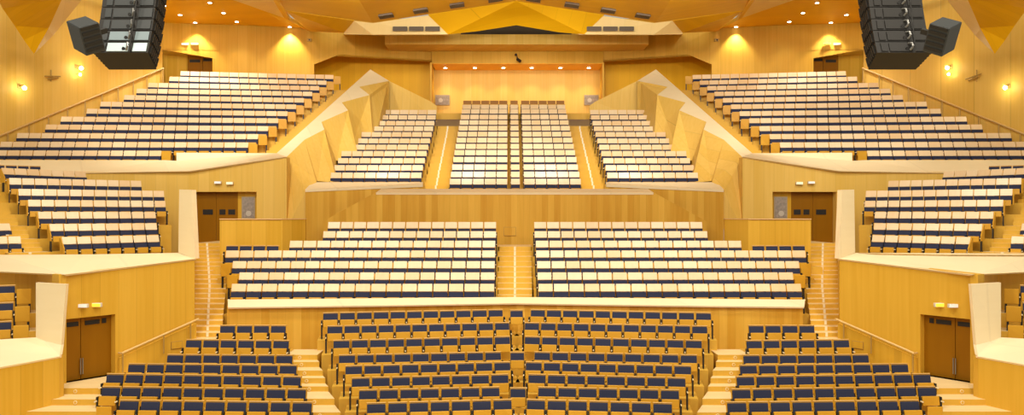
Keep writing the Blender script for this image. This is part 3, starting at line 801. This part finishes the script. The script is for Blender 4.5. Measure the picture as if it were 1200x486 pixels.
    slab(bm, pl([w(190, zt_), w(257, zt_), w(257, 60.3), w(192.5, 58.5), w(190, 58.5)], side), (0, .25, 0))
    slab(bm, pl([w(257, zt_), w(368, zt_), w(368, 140), w(249, 140), w(249, 68), w(257, 60.3)], side), (0, .25, 0))
    slab(bm, pl([w(368, zt_), w(508 + rx, zt_), w(508 + rx, 72), w(390, 65), w(368, 75.3)], side), (0, .25, 0))
    structure(f'wall_{side}_back', bm, M['wall'])
    bm = bmesh.new()     # recess: soffit, cheeks
    slab(bm, pl([w(190, 58.5), w(192.5, 58.5), w(257, 60.3), w(249, 68), (249, 66.5, 55.8), (192, 64.2, 55.8)], side), (0, 0, .08))
    slab(bm, pl([w(249, 68), w(249, 140), (249, 140, 55.8), (249, 66, 55.8)], side), (.1 if side == 'left' else -.1, 0, 0))
    slab(bm, pl([(185, 60, 55.8), (252, 60, 55.8), (252, 145, 55.8), (185, 145, 55.8)], side), (0, .1, 0))
    structure(f'wall_{side}_recess', bm, M['wall'])
    ndoor += 1
    dr_ = bpy.data.objects.new(f'door_{ndoor}', None); COL.objects.link(dr_); dr_['kind'] = 'structure'
    zd1, zd0 = ZC + (YH - 63.5) * .0557, ZC + (YH - 110) * .0557
    q3 = lambda px: mir((cxm(px, 55.7), 55.7, 0), side).to_2d()
    door_leaf(dr_, q3(220), q3(237.5), zd0, zd1, -.05, [(.15, .85, .79, .86)], None)
    door_leaf(dr_, q3(238), q3(249.5), zd0, zd1, -.05, [(.05, .95, .82, .89)], None)
    lit_sign('exit_sign', f'lit exit sign over the {side} top-tier door', 'sign', 228 if side == 'left' else 233, 51.3, 54.25, .45, .12, M['exitpale'] if side == 'left' else M['exit'], side)
    lit_sign('emergency_light', f'white emergency light over the {side} top-tier door', 'light', 216.5 if side == 'left' else 221, 51.5, 54.2, .42, .12, M['emerg'], side)
    # dark bay
    bm = bmesh.new()
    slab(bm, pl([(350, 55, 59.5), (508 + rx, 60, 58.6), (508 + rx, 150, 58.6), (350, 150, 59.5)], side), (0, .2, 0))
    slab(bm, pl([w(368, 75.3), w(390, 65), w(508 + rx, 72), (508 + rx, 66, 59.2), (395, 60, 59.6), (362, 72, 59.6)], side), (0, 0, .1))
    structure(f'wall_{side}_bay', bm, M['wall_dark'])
    bm = bmesh.new(); slab(bm, pl([(506 + rx, 73, 56.6), (506 + rx, 145, 56.6), (508 + rx, 145, 59.25), (508 + rx, 73, 59.25)], side), (-.12 if side == 'left' else .12, 0, 0))
    structure(f'wall_{side}_pier', bm, M['wall'])
    bm = bmesh.new(); prism(bm, [mir((-14.5, 53.0, 0), side).to_2d(), mir((-6, 53.2, 0), side).to_2d(), mir((-6, 59, 0), side).to_2d(), mir((-14.5, 59, 0), side).to_2d()], ZC + 6.6, ZC + 7.36)
    structure(f'floor_bay_{side}', bm, M['step'])
    # grey plaque beside the rear recess, small sensor
    c = mir(P(518.5 + rx, 117.2, 59.2), side)
    t = thing('framed_picture', f'grey landscape plaque on the rear wall at the {side} end', 'picture', c, 0, 'grey plaques on the rear wall')
    bm = bmesh.new(); box(bm, -.5, .5, -.03, .03, -.36, .36, bev=.01); link('frame', bm, M['plaqueframe'], t)
    bm = bmesh.new(); box(bm, -.45, .45, -.045, -.02, -.31, .31); pp = link('relief', bm, M['plaque'], t)
    bm = bmesh.new(); bmesh.ops.create_cone(bm, cap_ends=True, segments=20, radius1=.15, radius2=.15, depth=.02, matrix=Matrix.Translation((-.12, -.05, -.02)) @ Matrix.Rotation(math.pi / 2, 4, 'X')); link('round_mark', bm, M['disc'], pp)
    c = mir(P(362.5, 47, 55.5), side)
    t = thing('wall_sensor', f'small square sensor high on the {side} back wall', 'sensor', c, 0, 'wall sensors')
    bm = bmesh.new(); box(bm, -.14, .14, -.08, .05, -.10, .10, bev=.02); link('housing', bm, M['post'], t)
    bm = bmesh.new(); bmesh.ops.create_cone(bm, cap_ends=True, segments=14, radius1=.05, radius2=.05, depth=.04, matrix=Matrix.Translation((.02, -.09, 0)) @ Matrix.Rotation(math.pi / 2, 4, 'X')); link('eye', bm, M['black'], t)
    # --- ceiling: level soffit with downlights
    CZ = 12.05
    cz = lambda px, py: (px, py, CZ * F / (YH - py))
    bm = bmesh.new()
    slab(bm, pl([cz(190, 26.5), cz(300, 30), cz(360, 33), (362, 36.5, 56), cz(333, 20.8), cz(273, 0), cz(230, -15), cz(120, -40), cz(100, -20)], side), (0, 0, .15))
    structure(f'ceiling_{side}_soffit', bm, M['ceil'])
    spots = [(192.5, 6.3), (211, 17), (228.7, 26.0), (246, 2.8), (262, 14.7), (277.5, 25.0), (339.5, 31)]
    for q_, (px, py) in enumerate(spots):
        if side == 'right' and q_ in (0,): continue
        v = mir(P(*cz(px, py)), side)
        row = ('outer', 'outer', 'outer', 'inner', 'inner', 'inner', 'lone')[q_]; pos = ('nearest', 'middle', 'rear', 'nearest', 'middle', 'rear', 'rearmost')[q_]
        t = thing('downlight', f'{pos} recessed downlight of the {row} row in the {side} ceiling soffit', 'downlight', (v.x, v.y, v.z - .01), 0, 'downlights in the side soffits')
        bm = bmesh.new(); bmesh.ops.create_cone(bm, cap_ends=True, segments=24, radius1=.13, radius2=.15, depth=.05); link('trim_ring', bm, M['signbox'], t)
        bm = bmesh.new(); bmesh.ops.create_cone(bm, cap_ends=True, segments=24, radius1=.10, radius2=.10, depth=.07); link('lens', bm, M['lamp'], t)
        ld = bpy.data.lights.new('downlight_beam', 'SPOT'); ld.energy = (800 if q_ in (2, 6) else 150 if q_ == 5 else 800) * (1 if side == 'left' else .7); ld.spot_size = math.radians(95); ld.spot_blend = .6; ld.color = (1, .97, .92); ld.shadow_soft_size = .12
        lo = bpy.data.objects.new('downlight_beam', ld); COL.objects.link(lo); lo.location = (v.x, v.y, v.z - .12)
    # pale fascia triangle and the folded amber strip beside it
    bm = bmesh.new()
    slab(bm, pl([(230, -18, 44), (273, 0, 48.2), (333, 21, 52.6), (320, 0, 46), (308, -20, 42)], side), (0, .1, .12))
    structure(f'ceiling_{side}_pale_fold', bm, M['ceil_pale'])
    bm = bmesh.new()
    slab(bm, pl([(308, -20, 42), (320, 0, 46), (333, 21, 52.6), (362, 36.5, 56), (340, 24, 50), (334, 12, 42.5), (322, -10, 38)], side), (0, .05, .2))
    structure(f'ceiling_{side}_amber_fold', bm, M['ceil'])
    bm = bmesh.new()
    slab(bm, pl([(334, 12.5, 43.5), (415, 24.5, 50), (403, 38.5, 50.8), (362, 36.8, 56)], side), (0, .1, .2))
    structure(f'ceiling_{side}_rear_fold', bm, M['ceil'])
    bm = bmesh.new()
    slab(bm, pl([(415, 24.5, 50), (437, 27, 50), (437, 40.6, 50.15), (403, 38.5, 50.8)], side), (0, .15, .0))
    slab(bm, pl([(437, 27, 50), (502, 18, 50), (525, 40.3, 50.15), (437, 40.6, 50.15)], side), (0, .15, .0))
    slab(bm, pl([(403, 40, 50.8), (437, 40.6, 50.15), (525, 40.3, 50.15), (525, 40.3, 56), (403, 41, 56.5)], side), (0, 0, .08))
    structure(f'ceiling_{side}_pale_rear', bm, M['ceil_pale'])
    # hanging folds at the outer top corner
    bm = bmesh.new()
    slab(bm, pl([(-8, -14, 36), (3, 10, 38), (17, 30, 39.5), (28, 47, 40.5), (40, 63.3, 41.2), (57, 33, 41), (73, -2, 39), (80, -20, 37)], side), (0, .1, .2))
    structure(f'ceiling_{side}_corner_fold', bm, M['ceil'])
    bm = bmesh.new()
    slab(bm, pl([(40, 63.3, 41.2), (57, 33, 41), (73, -2, 39), (80, -20, 37), (104, -20, 39.5), (94, 2, 41.5), (62, 42, 42.6)], side), (0, .1, .2))
    structure(f'ceiling_{side}_corner_edge', bm, M['ceil_pale'])  # paler boards paint in the light that catches this facet

# --- centre: fascia of the middle tier over the stalls
bm = bmesh.new()
slab(bm, [P(266, 358, 29.75), P(602, 354, 29.9), P(941, 357.8, 29.75), P(941, 440, 29.75), P(266, 440, 29.75)], (0, .25, 0))
structure('wall_stalls_back', bm, M['wall_strip'])
bm = bmesh.new()
slab(bm, [P(267, 360, 29.6), P(430, 358, 29.65), P(602, 355.2, 29.75), P(780, 357.8, 29.65), P(942.5, 359.6, 29.6), P(943.5, 350.8, 30.3), P(602, 347.8, 30.3), P(267, 350.8, 30.3)], (0, .02, -.05))
structure('trim_17', bm, M['cap'])
# --- centre: front wall under the upper centre block (nearer plane, sloped ends)
bm = bmesh.new()
xr_ = lambda px, d: mir(P(px, 0, d), 'right').x
tops = [P(440.8, 225, 39.0), P(378, 259.5, 39.0), P(378, 300, 39.0)]
R = [mir(v, 'right') for v in tops]
slab(bm, [tops[0], tops[1], tops[2], R[2], R[1], R[0]], (0, .3, 0))
structure('wall_upper_front', bm, M['wall_strip'])
bm = bmesh.new()
a, b = P(440.6, 225.4, 38.95), P(446.7, 221.2, 39.7)
slab(bm, [a, b, mir(b, 'right'), mir(a, 'right')], (0, .02, -.1))
structure('trim_18', bm, M['cap'])
t = thing('hatch', 'square wooden hatch in the strip wall above the middle stairs', 'hatch', P(597.5, 271, 38.97), 0)
bm = bmesh.new(); box(bm, -.28, .28, -.012, .03, -.2, .2); link('frame', bm, M['post'], t)
bm = bmesh.new(); box(bm, -.265, .265, -.02, -.008, -.185, .185); link('panel', bm, M['wall_strip'], t)

# --- rear recess with orange soffit
bm = bmesh.new()
slab(bm, [P(500, 60, 59.3), P(712, 60, 59.3), P(712, 155, 59.3), P(500, 155, 59.3)], (0, .3, 0))
structure('wall_rear', bm, M['wall_pale'])
zs = ZC + 176 * .0565
bm = bmesh.new(); prism(bm, [(cxm(506, 56.5), 56.73), (cxm(707, 56.5), 56.73), (cxm(707, 56.5), 59.4), (cxm(506, 56.5), 59.4)], zs, zs + .12)
structure('ceiling_rear_recess', bm, M['soffit_warm'])
bm = bmesh.new(); slab(bm, [P(506, 36, 56.7), P(707, 36, 56.7), P(707, 74, 56.7), P(506, 74, 56.7)], (0, .2, 0))
structure('wall_rear_upper', bm, M['wall'])
for q_, px in enumerate((522, 556.5, 590, 623, 656.7, 690)):
    d = 58.2; x = (px - CX) * d / F
    nm = ('first', 'second', 'third', 'fourth', 'fifth', 'sixth')[q_]
    t = thing('downlight', f'{nm} downlight from the left in the orange soffit of the rear recess', 'downlight', (x, d, zs), 0, 'downlights of the rear recess')
    bm = bmesh.new(); bmesh.ops.create_cone(bm, cap_ends=True, segments=24, radius1=.13, radius2=.15, depth=.05); link('trim_ring', bm, M['signbox'], t)
    bm = bmesh.new(); bmesh.ops.create_cone(bm, cap_ends=True, segments=24, radius1=.11, radius2=.11, depth=.08); link('lens', bm, M['lamp'], t)
    ld = bpy.data.lights.new('downlight_beam', 'SPOT'); ld.energy = 140; ld.spot_size = math.radians(110); ld.spot_blend = .7; ld.color = (1, .85, .55); ld.shadow_soft_size = .12
    lo = bpy.data.objects.new('downlight_beam', ld); COL.objects.link(lo); lo.location = (x, d, zs - .12)
# projecting beam over the recess
zb0, zb1 = ZC + 198 * .0543, ZC + 209.8 * .0543
bm = bmesh.new(); prism(bm, [(cxm(451, 54.3), 54.3), (cxm(760, 54.3), 54.3), (cxm(760, 54.3), 56.6), (cxm(451, 54.3), 56.6)], zb0, zb1)
structure('trim_19', bm, M['wall_pale'])
# spotlight on the rear upper wall
c = P(606, 68, 56.4)
t = thing('spotlight', 'small black spotlight on the wall above the rear recess', 'spotlight', c)
bm = bmesh.new(); bar(bm, (0, .1, .0), (-.03, -.08, .0), .03); bar(bm, (-.03, -.08, .18), (.06, -.08, -.1), .025); link('bracket', bm, M['black'], t)
bm = bmesh.new(); bar(bm, (.02, -.1, -.1), (.20, -.28, -.26), .10, 14); bmesh.ops.create_uvsphere(bm, u_segments=10, v_segments=8, radius=.09, matrix=Matrix.Translation((-.08, -.1, .2))); link('lamp_housing', bm, M['black'], t)
# --- ceiling: lower rear panel, main near panel
bm = bmesh.new()
slab(bm, [P(502, 18, 50), P(605, 1.5, 48.5), P(708, 18, 50), P(685, 40.3, 50.15), P(655, 37.8, 50.15), P(605, 29.5, 49.9), P(560, 36.5, 50.1), P(525, 40.3, 50.15)], (0, .1, .2))
structure('ceiling_rear', bm, M['ceil'])
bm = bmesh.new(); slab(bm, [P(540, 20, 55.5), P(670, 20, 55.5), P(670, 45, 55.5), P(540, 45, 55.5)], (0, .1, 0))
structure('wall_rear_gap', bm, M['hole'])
bm = bmesh.new()
EL = [P(322, -12, 40), P(334.5, 12.2, 42.5), P(437, 26.5, 42), P(605, 1.2, 42)]
EL = EL + [mir(v, 'right') for v in EL[2::-1]]
for u, v in zip(EL, EL[1:]):
    nu, nv = Vector((u.x * .95, 27, u.z)), Vector((v.x * .95, 27, v.z))
    slab(bm, [u, v, nv, nu], (0, .02, .22))
structure('ceiling_main', bm, M['ceil'])

def vent(c, w, h, rot, label, pitch):
    t = thing('ceiling_vent', label, 'vent', c, 0, 'brown slotted vents'); t.rotation_euler = (pitch, rot, 0)
    bm = bmesh.new(); box(bm, -w / 2, w / 2, -.05, .04, -h / 2, h / 2); link('backing', bm, M['grille'], t)
    bm = bmesh.new()
    n = 8
    for i in range(n + 1):
        x = -w / 2 + w * i / n; box(bm, x - .02, x + .02, -.075, -.04, -h / 2, h / 2)
    for z in (-h / 2, 0, h / 2): box(bm, -w / 2, w / 2, -.07, -.04, z - .02, z + .02)
    link('grille', bm, M['vslat'], t)
for side in SIDES:
    for q_, px in enumerate((452.5, 493, 535.5, 580.5)):
        d = 40.9; x = (px - CX) * d / F
        z = EL[2].z + (EL[3].z - EL[2].z) * (x - EL[2].x) / (EL[3].x - EL[2].x)
        vent(Vector((x if side == 'left' else XM - x, d, z - .02)), .66, .62, -.149 if side == 'left' else .149, f'brown slotted vent at edge of main ceiling panel, {ORD[4 - q_]} from middle, {side} half', math.pi / 2)
    for q_, px in enumerate((469, 488, 507)):
        v = mir(P(px, 33.9, 50.0), side)
        vent(v, .82, .22, 0, f'brown slotted vent in the pale rear ceiling fold, {ORD[3 - q_]} from middle, {side} half', 0)

# ------------------------------------------------------------------ hanging loudspeakers
def line_array(cx_px, d, side, x_sign, label):
    base = P(cx_px, 62, d)
    t = thing('line_array', label, 'loudspeaker', (base.x, base.y, base.z), 0, 'hanging loudspeaker columns')
    H, Wd, Dp = .275, 1.16, .62
    pos = Vector((0, 0, 0)); n = 8
    for i in range(n):
        ang = math.radians(24 - i * 2.6)                   # front dips down, lowest box most
        up = Vector((0, math.sin(ang), math.cos(ang))); fw = Vector((0, math.cos(ang), -math.sin(ang))); xx = Vector((1, 0, 0))
        sh = -x_sign * .012 * 0
        c = lambda x, y, z: pos + xx * x + fw * y + up * z
        wr, wf = Wd / 2 - .02, Wd / 2 - .08
        bm = bmesh.new()
        hexa(bm, [c(-wr, 0, .008), c(wr, 0, .008), c(wf, Dp, .008), c(-wf, Dp, .008), c(-wr, 0, H - .008), c(wr, 0, H - .008), c(wf, Dp, H - .008), c(-wf, Dp, H - .008)])
        for s in (-1, 1):                                   # slanted ribs on the flanks
            for j in range(6):
                y = .06 + j * .09; xo = lambda yy: s * (wr + (wf - wr) * yy / Dp)
                hexa(bm, [c(xo(y), y, .03), c(xo(y) + s * .035, y, .03), c(xo(y + .04) + s * .035, y + .04, .03), c(xo(y + .04), y + .04, .03),
                          c(xo(y + .03), y + .03, H - .03), c(xo(y + .03) + s * .035, y + .03, H - .03), c(xo(y + .07) + s * .035, y + .07, H - .03), c(xo(y + .07), y + .07, H - .03)])
        cab = link('cabinet', bm, M['box'], t)
        pm = M['boxgrey'] if side == 'right' else (M['boxpale'] if i == 0 else (M['boxmid'] if i == 1 else M['boxgrey']))  # lowest two left cabinets carry the painted reflection
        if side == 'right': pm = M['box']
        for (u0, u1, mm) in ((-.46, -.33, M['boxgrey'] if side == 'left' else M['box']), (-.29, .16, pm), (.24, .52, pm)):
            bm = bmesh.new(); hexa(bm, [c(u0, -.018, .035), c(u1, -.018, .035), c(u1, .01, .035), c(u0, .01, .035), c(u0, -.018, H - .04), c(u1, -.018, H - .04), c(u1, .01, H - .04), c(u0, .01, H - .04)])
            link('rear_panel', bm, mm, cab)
        bm = bmesh.new(); bar(bm, c(.12, -.02, .06), c(.16, -.09, .10), .022); bar(bm, c(.16, -.09, .10), c(.15, -.09, .19), .022); bar(bm, c(.15, -.09, .19), c(.11, -.02, .22), .022)
        link('handle', bm, M['metal'], cab)
        bm = bmesh.new(); bmesh.ops.create_cone(bm, cap_ends=True, segments=14, radius1=.035, radius2=.035, depth=.03, matrix=Matrix.Translation(c(.06, -.02, .09)) @ Matrix.Rotation(math.pi / 2, 4, 'X')); link('connector', bm, M['black'], cab)
        pos = pos + up * H
    bm = bmesh.new(); box(bm, -.62, .62, -.1, .7, -.04, .04, mat=Matrix.Translation(pos + Vector((0, 0, .1)))); link('rigging_frame', bm, M['black'], t)
    bm = bmesh.new(); bar(bm, pos + Vector((0, .3, .12)), pos + Vector((0, .3, 9.0)), .03); link('chain', bm, M['black'], t)
    bm = bmesh.new(); bar(bm, Vector((.2, -.06, .02)), pos + Vector((.25, -.06, 0)), .018); link('cable', bm, M['black'], t)
    return t
line_array(141, 17.5, 'left', 1, 'tall black loudspeaker column with pale lowest panels hanging before the left wall')
line_array(1060, 17.5, 'right', -1, 'tall all-black loudspeaker column hanging before the right wall')
def side_speaker(px, py, d, rz, label, sg):
    t = thing('hanging_loudspeaker', label, 'loudspeaker', P(px, py, d), 0, 'small side loudspeakers')
    t.rotation_euler = rz
    w, dp, h = .20, .26, .29
    bm = bmesh.new(); box(bm, -w, w, -dp, dp, -h, h, bev=.015); cab = link('cabinet', bm, M['boxgrey'], t)
    for j in range(5):
        bm = bmesh.new(); z = -h + .07 + j * .11
        box(bm, -w + .03, w - .03, -dp - .02, -dp + .01, z, z + .06); link('louvre', bm, M['box'], cab)
    bm = bmesh.new(); box(bm, *sorted((sg * (w - .02), sg * (w + .22))), -.04, .04, -.05, .05); link('bracket', bm, M['black'], t)
side_speaker(101, 42, 16.75, (math.radians(24), math.radians(-24), math.radians(44)), 'small boxy loudspeaker hung on the outer side of the left loudspeaker column', 1)
side_speaker(1104, 43, 16.75, (math.radians(24), math.radians(24), math.radians(-44)), 'small boxy loudspeaker hung on the outer side of the right loudspeaker column', -1)

# ------------------------------------------------------------------ light, camera, colour
def area(x, y, z, size, power, tx=0, ty=0, col=(1, .925, .78)):
    ld = bpy.data.lights.new('hall_lamp', 'AREA'); ld.shape = 'DISK'; ld.size = size; ld.energy = power; ld.color = col  # unseen overhead fill light added to brighten the hall
    o = bpy.data.objects.new('hall_lamp', ld); COL.objects.link(o); o.location = (x, y, z)
    o.rotation_euler = (Vector((tx, ty, 0)) - Vector((0, 0, z))).to_track_quat('-Z', 'Y').to_euler() if False else (0, 0, 0)
    v = Vector((tx, ty, 3.0)) - Vector((x, y, z)); o.rotation_euler = v.to_track_quat('-Z', 'Y').to_euler()
for y, pw in ((-3, 800), (6, 600), (15, 880), (24, 1100)):
    for x in (-11, 0, 11):
        area(x, y, ZC + (11.0 if y < 0 else 13.5), 2.0, pw, x * 1.1, y + (26 if y < 10 else 21))
def beam(x, y, z, tx, ty, tz, size, power):
    ld = bpy.data.lights.new('ceiling_beam', 'SPOT'); ld.energy = power; ld.color = (1, .925, .78); ld.spot_size = math.radians(size); ld.spot_blend = .5; ld.shadow_soft_size = .35  # unseen spot added as fill for the dim upper tiers
    o = bpy.data.objects.new('ceiling_beam', ld); COL.objects.link(o); o.location = (x, y, z)
    o.rotation_euler = (Vector((tx, ty, tz)) - Vector((x, y, z))).to_track_quat('-Z', 'Y').to_euler()
for x in (-7.5, -2.5, 2.5, 7.5):
    beam(x, 33.0, ZC + 9.0, x * .9, 49, ZC + 5, 74, 2300)
for x in (-14, 14):
    beam(x, 31.0, ZC + 10.0, x * 1.15, 49, ZC + 6.5, 66, 4400 if x < 0 else 2500)
w = bpy.data.worlds.new('hall'); S.world = w; w.use_nodes = True
bg = w.node_tree.nodes['Background']; bg.inputs['Color'].default_value = (1, .90, .70, 1); bg.inputs['Strength'].default_value = .47

cam = bpy.data.cameras.new('camera'); co = bpy.data.objects.new('camera', cam); COL.objects.link(co)
co.location = (0, 0, ZC); co.rotation_euler = (math.pi / 2, 0, 0)
cam.sensor_width = 36; cam.sensor_fit = 'HORIZONTAL'; cam.lens = 36 * F / 1200
cam.shift_x = (600 - CX) / 1200; cam.shift_y = (YH - 243) / 1200
cam.clip_end = 300
S.camera = co
S.view_settings.view_transform = 'Standard'; S.view_settings.look = 'None'; S.view_settings.gamma = 1; S.view_settings.exposure = 0.0
S.view_settings.use_curve_mapping = False
print('SEATS', COUNT, len(STUFF['v']))
